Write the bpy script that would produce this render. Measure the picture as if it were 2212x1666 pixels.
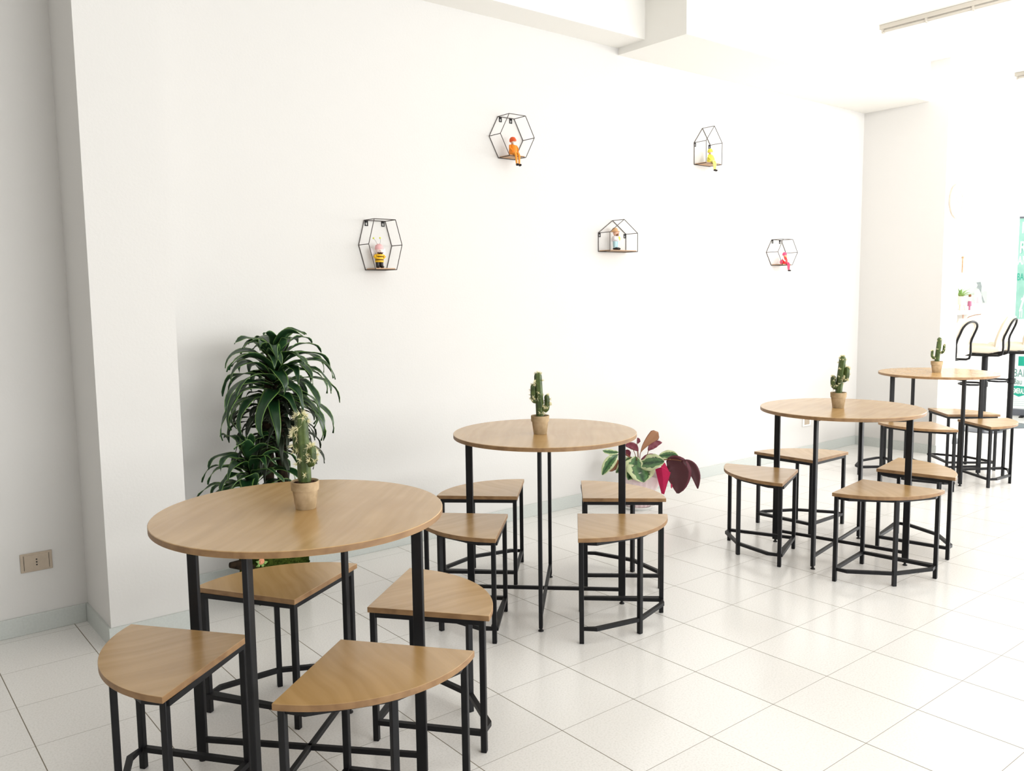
import bpy, math, random
from mathutils import Vector, Matrix
from math import sin, cos, pi, radians as R

for o in list(bpy.data.objects):
    bpy.data.objects.remove(o)
SC = bpy.context.scene
COL = SC.collection
V = Vector

# ------------------------------------------------------------------ camera
YAW, PITCH, ROLL, CAMZ, FPX = R(51.154), R(6.014), R(-0.721), 1.3291, 1845.2
fw = V((cos(YAW)*cos(PITCH), sin(YAW)*cos(PITCH), -sin(PITCH)))
rt = fw.cross(V((0, 0, 1))).normalized()
up = rt.cross(fw)
r2 = cos(ROLL)*rt + sin(ROLL)*up
u2 = -sin(ROLL)*rt + cos(ROLL)*up
cd = bpy.data.cameras.new('camera')
cam = bpy.data.objects.new('camera', cd)
COL.objects.link(cam)
cam.matrix_world = Matrix(((r2.x, u2.x, -fw.x, 0), (r2.y, u2.y, -fw.y, 0), (r2.z, u2.z, -fw.z, CAMZ), (0, 0, 0, 1)))
cd.sensor_width = 36
cd.lens = 36*FPX/2212
cd.clip_start = 0.02
SC.camera = cam

# ------------------------------------------------------------------ world, lights, exposure
W = bpy.data.worlds.new('daylight')
SC.world = W
W.use_nodes = True
W.node_tree.nodes['Background'].inputs[0].default_value = (0.80, 0.90, 1.0, 1)
W.node_tree.nodes['Background'].inputs[1].default_value = 2.0
SC.view_settings.view_transform = 'Standard'
SC.view_settings.look = 'None'
SC.view_settings.gamma = 1
SC.view_settings.use_curve_mapping = False
SC.view_settings.exposure = -0.2


RPOW, FPOW = 460, 420


def area(name, loc, rot, sx, sy, power, color):
    l = bpy.data.lights.new(name, 'AREA')
    l.shape = 'RECTANGLE'
    l.size, l.size_y, l.energy, l.color = sx, sy, power, color
    o = bpy.data.objects.new(name, l)
    o.location = loc
    o.rotation_euler = rot
    COL.objects.link(o)
    return o


# daylight through the right shop windows, plus added fill from the unseen front side
area('daylight_right_window', (11.35, 0.2, 1.75), (0, R(62), 0), 2.3, 6.0, RPOW, (1.0, 0.985, 0.96))
area('added_front_fill', (4.6, -4.15, 1.75), (R(68), 0, 0), 8.0, 2.3, FPOW, (1.0, 0.985, 0.96))

# spot added out of frame to brighten the far corner the windows leave dark
sl = bpy.data.lights.new('added_corner_spot', 'SPOT')
sl.energy, sl.spot_size, sl.spot_blend, sl.shadow_soft_size, sl.color = 330, R(95), .9, .25, (1.0, .975, .94)
so = bpy.data.objects.new('added_corner_spot', sl)
so.location = (4.3, .6, 2.95)
so.rotation_euler = (V((6.95, 3.2, 1.9))-V(so.location)).to_track_quat('-Z', 'Y').to_euler()
COL.objects.link(so)

# ------------------------------------------------------------------ materials
MATS = {}


def newmat(name):
    m = bpy.data.materials.new(name)
    m.use_nodes = True
    nt = m.node_tree
    return m, nt, nt.nodes, nt.links, nt.nodes['Principled BSDF']


def srgb(c):
    return tuple(((x/12.92) if x <= .04045 else ((x+.055)/1.055)**2.4) for x in c) + (1,)


def hexc(h):
    return srgb(tuple(int(h[i:i+2], 16)/255 for i in (0, 2, 4)))


def mat(name, col, rough=.5, spec=.5, metal=0, noise=0.0, nscale=20, bump=0.0, col2=None):
    m, nt, n, l, p = newmat(name)
    c = hexc(col)
    p.inputs['Base Color'].default_value = c
    p.inputs['Roughness'].default_value = rough
    p.inputs['Specular IOR Level'].default_value = spec
    p.inputs['Metallic'].default_value = metal
    if noise or bump or col2:
        tc = n.new('ShaderNodeTexCoord')
        nz = n.new('ShaderNodeTexNoise')
        nz.inputs['Scale'].default_value = nscale
        nz.inputs['Detail'].default_value = 6
        l.new(tc.outputs['Object'], nz.inputs['Vector'])
        if noise or col2:
            mx = n.new('ShaderNodeMix')
            mx.data_type = 'RGBA'
            c2 = hexc(col2) if col2 else tuple(x*(1-noise) for x in c[:3])+(1,)
            mx.inputs['A'].default_value = c
            mx.inputs['B'].default_value = c2
            mr = n.new('ShaderNodeMapRange')
            mr.inputs[1].default_value = .38
            mr.inputs[2].default_value = .62
            l.new(nz.outputs['Fac'], mr.inputs[0])
            l.new(mr.outputs[0], mx.inputs['Factor'])
            l.new(mx.outputs['Result'], p.inputs['Base Color'])
        if bump:
            b = n.new('ShaderNodeBump')
            b.inputs['Strength'].default_value = bump
            b.inputs['Distance'].default_value = .01
            l.new(nz.outputs['Fac'], b.inputs['Height'])
            l.new(b.outputs[0], p.inputs['Normal'])
    MATS[name] = m
    return m


def wood(name, ca, cb, cc, rough=.42, coat=0):
    m, nt, n, l, p = newmat(name)
    tc = n.new('ShaderNodeTexCoord')
    mp = n.new('ShaderNodeMapping')
    mp.inputs['Scale'].default_value = (2.2, 34, 34)
    l.new(tc.outputs['Object'], mp.inputs['Vector'])
    warp = n.new('ShaderNodeTexNoise')
    warp.inputs['Scale'].default_value = 2.6
    warp.inputs['Detail'].default_value = 2
    l.new(tc.outputs['Object'], warp.inputs['Vector'])
    ad = n.new('ShaderNodeVectorMath')
    ad.operation = 'MULTIPLY_ADD'
    ad.inputs[1].default_value = (.6, 3.0, 1)
    l.new(warp.outputs['Color'], ad.inputs[0])
    l.new(mp.outputs[0], ad.inputs[2])
    n1 = n.new('ShaderNodeTexNoise')
    n1.inputs['Scale'].default_value = 1.0
    n1.inputs['Detail'].default_value = 2.5
    n1.inputs['Roughness'].default_value = .5
    l.new(ad.outputs[0], n1.inputs['Vector'])
    n2 = n.new('ShaderNodeTexNoise')
    n2.inputs['Scale'].default_value = 4.5
    n2.inputs['Detail'].default_value = 3
    l.new(tc.outputs['Object'], n2.inputs['Vector'])
    cr = n.new('ShaderNodeValToRGB')
    e = cr.color_ramp.elements
    e[0].position, e[0].color = .30, hexc(cb)
    e[1].position, e[1].color = .66, hexc(ca)
    l.new(n1.outputs['Fac'], cr.inputs[0])
    mx = n.new('ShaderNodeMix')
    mx.data_type = 'RGBA'
    mr = n.new('ShaderNodeMapRange')
    mr.inputs[1].default_value = .5
    mr.inputs[2].default_value = .75
    mr.inputs[4].default_value = .55
    l.new(n2.outputs['Fac'], mr.inputs[0])
    l.new(mr.outputs[0], mx.inputs['Factor'])
    l.new(cr.outputs[0], mx.inputs['A'])
    mx.inputs['B'].default_value = hexc(cc)
    l.new(mx.outputs['Result'], p.inputs['Base Color'])
    p.inputs['Roughness'].default_value = rough
    p.inputs['Specular IOR Level'].default_value = .5+coat
    MATS[name] = m
    return m


wood('oak', 'BD9966', 'AE8A57', 'A67F4C', .24, .5)
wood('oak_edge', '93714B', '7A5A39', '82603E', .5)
wood('shelf_oak', 'C89F78', 'AC8059', 'B48A62', .5)
mat('black_metal', '0A0A0E', .5, .3, noise=.2, nscale=60)
mat('black_foot', '0E0E10', .6)
mat('plaster', 'D8D6D3', .85, .25, bump=.05, nscale=90)
mat('plaster_ceiling', 'F3F1EC', .9, .2)
mat('wire', '3A3029', .45, .5)
mat('terracotta', 'BDA686', .9, .15, col2='A08A6A', nscale=26, bump=.15)
mat('cactus_green', '4E5F2C', .5, .4, col2='33431D', nscale=40)
mat('spine', 'EFE9C0', .6, .2)
mat('soil', '4A3426', .95, .1, noise=.5, nscale=90, bump=.6)
mat('bark', '33281E', .9, .1, col2='1E1812', nscale=40, bump=.8)
mat('moss', '424F1E', .98, .05, col2='1E2A0C', nscale=35, bump=1.0)
mat('socket_plate', 'B9AA98', .5, .3, noise=.06, nscale=50)
mat('dark_hole', '15110F', .8)
mat('white_plastic', 'F1EFEA', .45)
mat('white_leather', 'E6D9C4', .5, .3, bump=.04, nscale=60)
mat('chrome_grey', '6C7079', .3, .5, metal=.6)
mat('cream_frame', 'F3E9DC', .5)
mat('rail_grey', 'B9B3A9', .5)
mat('clock_cream', 'C9BDAF', .5)
mat('white_mount', 'FAFAF8', .7)
mat('print_grey', 'B4BCBC', .7, col2='C6CCCC', nscale=9)
mat('print_dark', '8F9A9B', .7, noise=.2, nscale=30)
mat('print_white', 'F4F2F0', .7)
mat('print_pink', 'E7B6BE', .7)
mat('teal', '84B7AA', .6, col2='97C4B9', nscale=5)
mat('teal_strong', '0A9C84', .6)
mat('teal_dark', '5A8C85', .6)
mat('banner_white', 'F4F8F7', .6)
mat('grey_print', 'B9CFCB', .6)
mat('paper_pink', 'EBD3D4', .75, .2, col2='F4E9E7', nscale=8)
mat('paper_magenta', 'C01450', .55, .3, noise=.25, nscale=8)
mat('white_tray', 'EDEDEA', .4)
mat('skin', 'E3B49A', .6)
mat('skin_pale', 'F2D9D0', .6)
for nm, c in dict(orange='F08A1E', orange_dark='D9541E', orange_leg='F29A34', shoe='241B18', yellow='E9E052', yellow_leg='F0EC86',
                  pink='EE4F7C', red='E8302E', red_leg='F0456A', pale_blue='A9CBD2', straw='D1A374', white_shirt='EDE6E8', beard='F0EDE8',
                  bee_yellow='EDB91F', bee_dark='3A1C12', bee_pink='EBB4B4', lime='D8E23A', brown='7A4A22', plant_pot='EFD3BC',
                  figurine_pink='A8617F', light_green='8DB063', gold='C7952C', rose='EBA27C', antenna='8B8577').items():
    mat(nm, c, .45, .4)


def leafmat(name, mid, edge, edge_at, rough=.35, rib=None, pat=None):
    m, nt, n, l, p = newmat(name)
    uv = n.new('ShaderNodeUVMap')
    uv.uv_map = 'UVMap'
    sx = n.new('ShaderNodeSeparateXYZ')
    l.new(uv.outputs[0], sx.inputs[0])
    a = n.new('ShaderNodeMath')
    a.operation = 'MULTIPLY_ADD'
    a.inputs[1].default_value = 2
    a.inputs[2].default_value = -1
    l.new(sx.outputs[0], a.inputs[0])
    ab = n.new('ShaderNodeMath')
    ab.operation = 'ABSOLUTE'
    l.new(a.outputs[0], ab.inputs[0])
    nz = n.new('ShaderNodeTexNoise')
    nz.inputs['Scale'].default_value = 9
    l.new(uv.outputs[0], nz.inputs['Vector'])
    ad = n.new('ShaderNodeMath')
    ad.operation = 'MULTIPLY_ADD'
    ad.inputs[1].default_value = .5 if pat else .12
    l.new(nz.outputs['Fac'], ad.inputs[0])
    l.new(ab.outputs[0], ad.inputs[2])
    cr = n.new('ShaderNodeValToRGB')
    e = cr.color_ramp.elements
    off = .25 if pat else .06
    e[0].position, e[0].color = edge_at+off-.05, hexc(mid)
    e[1].position, e[1].color = min(1, edge_at+off+.05), hexc(edge)
    cr.color_ramp.interpolation = 'LINEAR'
    if pat:
        x = e.new(edge_at+off-.12)
        x.color = hexc(pat)
        x = e.new(edge_at*.45)
        x.color = hexc(mid)
    l.new(ad.outputs[0], cr.inputs[0])
    l.new(cr.outputs[0], p.inputs['Base Color'])
    p.inputs['Roughness'].default_value = rough
    MATS[name] = m
    return m


leafmat('dracaena_leaf', '16361B', '6C8F42', .87, .34)
leafmat('dracaena_under', '1C3E1F', '5F8040', .9, .5)
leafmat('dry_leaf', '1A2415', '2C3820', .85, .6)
leafmat('calathea_top', '1F4227', 'CBD5A4', .60, .28, pat='5F8A52')
leafmat('calathea_under', '7A2F3F', '6A2230', .9, .5)
leafmat('calathea_brown', 'A0714F', '7A4433', .9, .5)
leafmat('calathea_maroon', '45131C', '652233', .8, .45)

# floor tiles: grid matched in plan, grout lines and slight tone change per tile
TS, TOX, TOY = 0.3172, 2.3084, 2.1716


def tilemat():
    m, nt, n, l, p = newmat('floor_tile')
    tc = n.new('ShaderNodeTexCoord')
    mp = n.new('ShaderNodeMapping')
    mp.inputs['Location'].default_value = (-(TOX/TS)+40, -(TOY/TS)+40, 0)
    mp.inputs['Scale'].default_value = (1/TS, 1/TS, 1)
    l.new(tc.outputs['Object'], mp.inputs[0])
    sp = n.new('ShaderNodeSeparateXYZ')
    l.new(mp.outputs[0], sp.inputs[0])

    def line(sock, w):
        f = n.new('ShaderNodeMath')
        f.operation = 'FRACT'
        l.new(sock, f.inputs[0])
        c = n.new('ShaderNodeMath')
        c.operation = 'PINGPONG'
        c.inputs[1].default_value = .5
        l.new(f.outputs[0], c.inputs[0])
        g = n.new('ShaderNodeMapRange')
        g.interpolation_type = 'SMOOTHSTEP'
        g.inputs[1].default_value = w*.55
        g.inputs[2].default_value = w
        g.inputs[3].default_value = 1
        g.inputs[4].default_value = 0
        l.new(c.outputs[0], g.inputs[0])
        return g
    lx, ly = line(sp.outputs[0], .0060), line(sp.outputs[1], .0032)
    mxl = n.new('ShaderNodeMath')
    mxl.operation = 'MAXIMUM'
    l.new(lx.outputs[0], mxl.inputs[0])
    l.new(ly.outputs[0], mxl.inputs[1])
    fl = n.new('ShaderNodeVectorMath')
    fl.operation = 'FLOOR'
    l.new(mp.outputs[0], fl.inputs[0])
    wn = n.new('ShaderNodeTexWhiteNoise')
    l.new(fl.outputs[0], wn.inputs['Vector'])
    nz = n.new('ShaderNodeTexNoise')
    nz.inputs['Scale'].default_value = 160
    nz.inputs['Detail'].default_value = 4
    l.new(tc.outputs['Object'], nz.inputs['Vector'])
    cr = n.new('ShaderNodeValToRGB')
    e = cr.color_ramp.elements
    e[0].position, e[0].color = .3, hexc('E0DEDA')
    e[1].position, e[1].color = .55, hexc('ECEAE7')
    l.new(nz.outputs['Fac'], cr.inputs[0])
    hs = n.new('ShaderNodeHueSaturation')
    mr = n.new('ShaderNodeMapRange')
    mr.inputs[3].default_value = .975
    mr.inputs[4].default_value = 1.02
    l.new(wn.outputs['Value'], mr.inputs[0])
    l.new(mr.outputs[0], hs.inputs['Value'])
    l.new(cr.outputs[0], hs.inputs['Color'])
    mx = n.new('ShaderNodeMix')
    mx.data_type = 'RGBA'
    l.new(mxl.outputs[0], mx.inputs['Factor'])
    l.new(hs.outputs[0], mx.inputs['A'])
    mx.inputs['B'].default_value = hexc('7C7363')
    l.new(mx.outputs['Result'], p.inputs['Base Color'])
    rr = n.new('ShaderNodeMapRange')
    rr.inputs[3].default_value = .2
    rr.inputs[4].default_value = .7
    l.new(mxl.outputs[0], rr.inputs[0])
    l.new(rr.outputs[0], p.inputs['Roughness'])
    p.inputs['Specular IOR Level'].default_value = .5
    b = n.new('ShaderNodeBump')
    b.inputs['Strength'].default_value = .5
    b.inputs['Distance'].default_value = .002
    b.invert = True
    l.new(mxl.outputs[0], b.inputs['Height'])
    l.new(b.outputs[0], p.inputs['Normal'])
    MATS['floor_tile'] = m


tilemat()
mat('baseboard_tile', 'C6CAC6', .35, .4, noise=.05, nscale=120)


# ------------------------------------------------------------------ mesh helpers
class MB:
    def __init__(s):
        s.v, s.f, s.uv, s.mi = [], [], [], []

    def add(s, vs, fs, uvs=None, mi=0):
        b = len(s.v)
        s.v += [tuple(x) for x in vs]
        s.uv += uvs if uvs else [(0, 0)]*len(vs)
        for f in fs:
            s.f.append([b+i for i in f])
            s.mi.append(mi)
        return s

    def box(s, x0, y0, z0, x1, y1, z1, mi=0):
        vs = [(x, y, z) for z in (z0, z1) for x, y in ((x0, y0), (x1, y0), (x1, y1), (x0, y1))]
        return s.add(vs, [(3, 2, 1, 0), (4, 5, 6, 7), (0, 1, 5, 4), (1, 2, 6, 5), (2, 3, 7, 6), (3, 0, 4, 7)], mi=mi)

    def obox(s, c, ax, ay, az, mi=0):
        c = V(c)
        vs = [c+sx*V(ax)+sy*V(ay)+sz*V(az) for sz in (-1, 1) for sx, sy in ((-1, -1), (1, -1), (1, 1), (-1, 1))]
        return s.add(vs, [(3, 2, 1, 0), (4, 5, 6, 7), (0, 1, 5, 4), (1, 2, 6, 5), (2, 3, 7, 6), (3, 0, 4, 7)], mi=mi)

    def tube(s, pts, rad, n=8, closed=False, ribs=None, ref=None, cap=True, mi=0, rot=0):
        pts = [V(p) for p in pts]
        N = len(pts)
        rads = rad if isinstance(rad, (list, tuple)) else [rad]*N
        rings = []
        prev = None
        for i in range(N):
            if closed:
                a, b = pts[i-1], pts[(i+1) % N]
            else:
                a, b = pts[max(0, i-1)], pts[min(N-1, i+1)]
            t = (b-a).normalized()
            if ref is not None:
                x = t.cross(V(ref)).normalized()
            elif prev is None:
                x = t.cross(V((0, 0, 1)) if abs(t.z) < .9 else V((0, 1, 0))).normalized()
            else:
                x = (prev-t*prev.dot(t)).normalized()
            prev = x
            y = t.cross(x)
            sc = 1.0
            if ref is not None and (closed or 0 < i < N-1):
                d1 = (pts[i]-a).normalized()
                c = max(.5, d1.dot(t))
                sc = 1/c
            ring = []
            for k in range(n):
                an = 2*pi*(k+.5*(n == 4))/n+rot
                rr = rads[i]*(1+(ribs[1]*cos(ribs[0]*an) if ribs else 0))
                if n == 4:
                    rr *= 1.4142
                ring.append(pts[i]+x*(cos(an)*rr*sc)+y*(sin(an)*rr))
            rings.append(ring)
        vs = [v for r in rings for v in r]
        fs = []
        for i in range(N if closed else N-1):
            j = (i+1) % N
            for k in range(n):
                fs.append((i*n+k, i*n+(k+1) % n, j*n+(k+1) % n, j*n+k))
        if cap and not closed:
            fs.append(tuple(range(n-1, -1, -1)))
            fs.append(tuple((N-1)*n+k for k in range(n)))
        return s.add(vs, fs, mi=mi)

    def lathe(s, prof, n=24, c=(0, 0, 0), mi=0, wob=None):
        c = V(c)
        vs = []
        for r, z in prof:
            for k in range(n):
                a = 2*pi*k/n
                w = wob(a, z) if wob else 1
                vs.append(c+V((r*w*cos(a), r*w*sin(a), z)))
        fs = []
        for i in range(len(prof)-1):
            for k in range(n):
                fs.append((i*n+k, i*n+(k+1) % n, (i+1)*n+(k+1) % n, (i+1)*n+k))
        if prof[0][0] > 1e-6:
            fs.append(tuple(range(n-1, -1, -1)))
        if prof[-1][0] > 1e-6:
            fs.append(tuple((len(prof)-1)*n+k for k in range(n)))
        return s.add(vs, fs, mi=mi)

    def ell(s, c, rx, ry, rz, n=14, m=9, mi=0, M=None):
        c = V(c)
        vs = []
        for i in range(m+1):
            ph = -pi/2+pi*i/m
            for k in range(n):
                a = 2*pi*k/n
                q = V((rx*cos(ph)*cos(a), ry*cos(ph)*sin(a), rz*sin(ph)))
                if M:
                    q = M @ q
                vs.append(c+q)
        fs = [(i*n+k, i*n+(k+1) % n, (i+1)*n+(k+1) % n, (i+1)*n+k) for i in range(m) for k in range(n)]
        return s.add(vs, fs, mi=mi)

    def prism(s, poly, z0, z1, mi=0):
        n = len(poly)
        vs = [(x, y, z0) for x, y in poly]+[(x, y, z1) for x, y in poly]
        fs = [tuple(range(n-1, -1, -1)), tuple(range(n, 2*n))]+[(i, (i+1) % n, n+(i+1) % n, n+i) for i in range(n)]
        return s.add(vs, fs, mi=mi)

    def leaf(s, pts, wid, nrm, fold=.15, wave=0, ph=0, na=4, mi=0, wfreq=3):
        pts = [V(p) for p in pts]
        N = len(pts)
        vs, uv = [], []
        nrm = V(nrm)
        for i in range(N):
            t = (pts[min(N-1, i+1)]-pts[max(0, i-1)]).normalized()
            nn = nrm-t*nrm.dot(t)
            if nn.length < 1e-3:
                nn = V((0.3, .2, 1))-t*t.dot(V((.3, .2, 1)))
            nn.normalize()
            nrm = nn
            sd = t.cross(nn)
            for k in range(na+1):
                u = 2*k/na-1
                h = fold*abs(u)*wid[i]+wave*abs(u)**2*sin(ph+wfreq*2*pi*i/(N-1)+(0 if u > 0 else 1.9))
                vs.append(pts[i]+sd*(u*wid[i])+nn*h)
                uv.append(((u+1)/2, i/(N-1)))
        fs = [(i*(na+1)+k, i*(na+1)+k+1, (i+1)*(na+1)+k+1, (i+1)*(na+1)+k) for i in range(N-1) for k in range(na)]
        return s.add(vs, fs, uv, mi=mi)

    def build(s, name, mats, parent=None, smooth=True, bevel=0, solid=0, angle=35):
        me = bpy.data.meshes.new(name)
        me.from_pydata(s.v, [], s.f)
        if not isinstance(mats, (list, tuple)):
            mats = [mats]
        for m in mats:
            me.materials.append(MATS[m])
        if any(s.mi):
            for p, i in zip(me.polygons, s.mi):
                p.material_index = i
        if any(u != (0, 0) for u in s.uv):
            ul = me.uv_layers.new(name='UVMap')
            for lp in me.loops:
                ul.data[lp.index].uv = s.uv[lp.vertex_index]
        me.update()
        if smooth:
            for p in me.polygons:
                p.use_smooth = True
            me.set_sharp_from_angle(angle=R(angle))
        o = bpy.data.objects.new(name, me)
        COL.objects.link(o)
        if parent:
            o.parent = parent
        if bevel:
            b = o.modifiers.new('bevel', 'BEVEL')
            b.width = bevel
            b.segments = 2
            b.limit_method = 'ANGLE'
            b.angle_limit = R(40)
        if solid:
            b = o.modifiers.new('solid', 'SOLIDIFY')
            b.thickness = solid
            b.offset = -1
            if len(mats) > 1:
                b.material_offset = 1
        return o


def tag(o, label=None, cat=None, group=None, kind=None):
    for k, v in (('label', label), ('category', cat), ('group', group), ('kind', kind)):
        if v:
            o[k] = v
    return o


def thing(name, label, cat, loc=(0, 0, 0), rz=0, group=None):
    o = bpy.data.objects.new(name, None)
    o.empty_display_size = .1
    COL.objects.link(o)
    o.location = loc
    o.rotation_euler = (0, 0, rz)
    return tag(o, label, cat, group)


def dup(root, loc, rz, label):
    r = root.copy()
    COL.objects.link(r)
    r.location = loc
    r.rotation_euler = (0, 0, rz)
    r['label'] = label
    for ch in list(root.children):
        c = ch.copy()
        COL.objects.link(c)
        c.parent = r
        for g in list(ch.children):
            d = g.copy()
            COL.objects.link(d)
            d.parent = c
    return r


def struct(name, mb, m, bevel=0):
    o = mb.build(name, m, smooth=False, bevel=bevel)
    o['kind'] = 'structure'
    return o


def part(name, mb, m, parent, **k):
    return mb.build(name, m, parent, **k)


# ------------------------------------------------------------------ room shell
WY = 3.868           # main wall face
CZ = 3.12            # ceiling height
YF, XL, XR = -3.7, -3.2, 11.0
struct('floor', MB().box(XL-.2, YF-.2, -.12, XR+.2, WY+.2, 0), 'floor_tile')
struct('ceiling', MB().box(XL-.2, YF-.2, CZ, XR+.2, WY+.2, CZ+.12), 'plaster_ceiling')
struct('wall_back', MB().box(.90, WY, 0, XR+.2, WY+.2, CZ), 'plaster')
struct('wall_recess', MB().box(XL-.2, 3.81, 0, .90, WY+.2, CZ), 'plaster')
struct('wall_left', MB().box(XL-.2, YF-.2, 0, XL, 3.81, CZ), 'plaster')
# right wall with its shop windows, front wall with an opening added for fill
mb = MB()
mb.box(XR, YF-.2, 0, XR+.2, WY, .12).box(XR, YF-.2, 2.72, XR+.2, WY, CZ)
mb.box(XR, YF-.2, .12, XR+.2, -2.9, 2.72).box(XR, 3.35, .12, XR+.2, WY, 2.72)
struct('wall_right', mb, 'plaster')
mb = MB()
mb.box(XL, YF-.2, 0, XR, YF, .12).box(XL, YF-.2, 2.72, XR, YF, CZ)
mb.box(XL, YF-.2, .12, .4, YF, 2.72).box(9.0, YF-.2, .12, XR, YF, 2.72)
struct('wall_front', mb, 'plaster')


def winframe(name, horiz, a0, a1, c0, z0, z1, n):
    mb = MB()
    t = .03
    def bx(a, b, za, zb):
        if horiz:
            mb.box(a, c0, za, b, c0+.06, zb)
        else:
            mb.box(c0, a, za, c0+.06, b, zb)
    bx(a0, a1, z0, z0+.06)
    bx(a0, a1, z1-.06, z1)
    for i in range(n+1):
        x = a0+(a1-a0-.06)*i/n
        bx(x, x+.06, z0+.06, z1-.06)
    o = mb.build(name, 'white_plastic', smooth=False)
    o['kind'] = 'structure'


winframe('window_1', False, -2.9, 3.35, XR+.07, .12, 2.72, 4)
winframe('window_added_front', True, .4, 9.0, YF-.13, .12, 2.72, 5)  # unseen window, added so fill light reaches the main wall evenly
# pillar near the camera side, and the wall stub at the far right
struct('wall_pillar_near', MB().box(.779, 3.443, 0, 1.083, WY, CZ), 'plaster')
struct('wall_pillar_far', MB().box(6.955, 3.172, 0, 7.245, WY, CZ), 'plaster')
# beams under the ceiling along the main wall
struct('trim_1', MB().box(1.083, 3.645, 2.856, 4.0, WY, CZ), 'plaster_ceiling')
struct('trim_2', MB().box(4.0, 3.325, 2.814, 6.955, WY, CZ), 'plaster_ceiling')
BH, BT = .077, .009
mb = MB().box(1.083+BT, WY-BT, 0, 6.955-BT, WY, BH)
struct('baseboard_back', mb, 'baseboard_tile', .002)
struct('baseboard_far', MB().box(7.245, WY-BT, 0, XR, WY, BH), 'baseboard_tile', .002)
struct('baseboard_left', MB().box(XL, 3.81-BT, 0, .779-BT, 3.81, BH), 'baseboard_tile', .002)
mb = MB().box(.779-BT, 3.443-BT, 0, .779, 3.81, BH).box(.779, 3.443-BT, 0, 1.083+BT, 3.443, BH).box(1.083, 3.443, 0, 1.083+BT, WY, BH)
struct('baseboard_pillar', mb, 'baseboard_tile')
mb = MB().box(6.955-BT, 3.172-BT, 0, 6.955, WY-BT, BH)
struct('baseboard_stub', mb, 'baseboard_tile')


# ------------------------------------------------------------------ round tables
def make_table():
    t = thing('round_table', '', 'table', group='round oak tables with stools')
    RT, H = .3893, .75
    mb = MB()
    n = 96
    prof = [(0, H-.017), (RT-.001, H-.017), (RT, H-.016), (RT, H-.0015), (RT-.0015, H), (0, H)]
    mb.lathe(prof, n)
    # top and bottom faces oak, the rim band darker
    top = mb.build('tabletop', ['oak', 'oak_edge'], t, angle=30)
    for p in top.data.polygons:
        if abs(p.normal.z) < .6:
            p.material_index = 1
    RL = .3276
    for k in range(4):
        a = k*pi/2
        d = V((cos(a), sin(a), 0))
        s = V((-sin(a), cos(a), 0))
        # radial 30 mm x tangential 15 mm tube, bent inwards under the top
        mb = MB()
        mb.obox(d*RL+V((0, 0, (H-.017+.014)/2)), d*.015, s*.0078, V((0, 0, (H-.017-.014)/2)))
        leg = part('leg', mb, 'black_metal', t, bevel=.003)
        f = MB().lathe([(.011, 0), (.011, .004), (.006, .007), (.006, .016)], 14, d*RL)
        part('foot', f, 'black_foot', leg)
    for k in range(2):
        a = k*pi/2
        d = V((cos(a), sin(a), 0))
        s = V((-sin(a), cos(a), 0))
        mb = MB().obox((0, 0, .063), d*(RL-.012), s*.0072, V((0, 0, .0075)))
        part('stretcher', mb, 'black_metal', t, bevel=.002)
        mb = MB().obox((0, 0, H-.017-.0078), d*(RL-.012), s*.0078, V((0, 0, .0075)))
        part('top_rail', mb, 'black_metal', t, bevel=.002)
    return t


# ------------------------------------------------------------------ quarter-circle stools
def make_stool():
    t = thing('quarter_stool', '', 'stool', group='quarter-circle stools around the tables')
    RS, H, TH = .3721, .4184, .0165
    nseg = 28
    poly = [(.002, .0), (0, .002)]
    poly = [(0, 0)]+[(RS*cos(pi/2*i/nseg), RS*sin(pi/2*i/nseg)) for i in range(nseg+1)]
    # local frame: straight edges along +x and +y, rotate so the bisector is +x
    def rot(p):
        x, y = p[:2]
        c, s = cos(-pi/4), sin(-pi/4)
        return (x*c-y*s, x*s+y*c)
    mb = MB().prism([rot(p) for p in poly], H-TH, H)
    seat = mb.build('seat', ['oak', 'oak_edge'], t, bevel=.0012, angle=25)
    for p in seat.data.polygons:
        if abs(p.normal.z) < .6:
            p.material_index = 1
    i, e = .013, RS-.024
    m = (RS-.030)*.7071
    LW = .0088
    legs = [(i, i), (e, i), (m, m), (i, e)]
    HT = H-TH
    for n_, (x, y) in enumerate(legs):
        ang = -pi/4 if n_ != 2 else 0
        X, Y = rot((x, y))
        dx = V((cos(ang), sin(ang), 0))
        dy = V((-sin(ang), cos(ang), 0))
        mb = MB().obox((X, Y, HT/2), dx*LW, dy*LW, V((0, 0, HT/2)))
        part('leg', mb, 'black_metal', t, bevel=.002)
    ring = [(i, i), (e, i), (e, i+.055), (m, m), (i+.055, e), (i, e)]
    P = [V((*rot(p), .058)) for p in ring]
    part('stretcher_ring', MB().tube(P, .0075, 4, closed=True, ref=(0, 0, 1)), 'black_metal', t, smooth=False)
    P = [V((*rot(p), HT-.0078)) for p in ring]
    part('seat_frame', MB().tube(P, .0078, 4, closed=True, ref=(0, 0, 1)), 'black_metal', t, smooth=False)
    return t


TABLES = [((.988, 2.161), 222.312, 'nearest round oak table, with a spiny cactus pot, beside the big leafy plant'),
          ((2.366, 2.72), 225.284, 'second nearest round oak table, in front of the red-leaved plant'),
          ((3.95, 2.275), 190.913, 'third round oak table from the camera, right of the red-leaved plant'),
          ((6.143, 2.806), 234.17, 'farthest round oak table, in front of the black bar stools')]
tb = make_table()
for k, ((x, y), th, lab) in enumerate(TABLES):
    o = tb if k == 0 else dup(tb, (0, 0, 0), 0, lab)
    o['label'] = lab
    o.location = (x, y, 0)
    o.rotation_euler = (0, 0, R(th))

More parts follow.
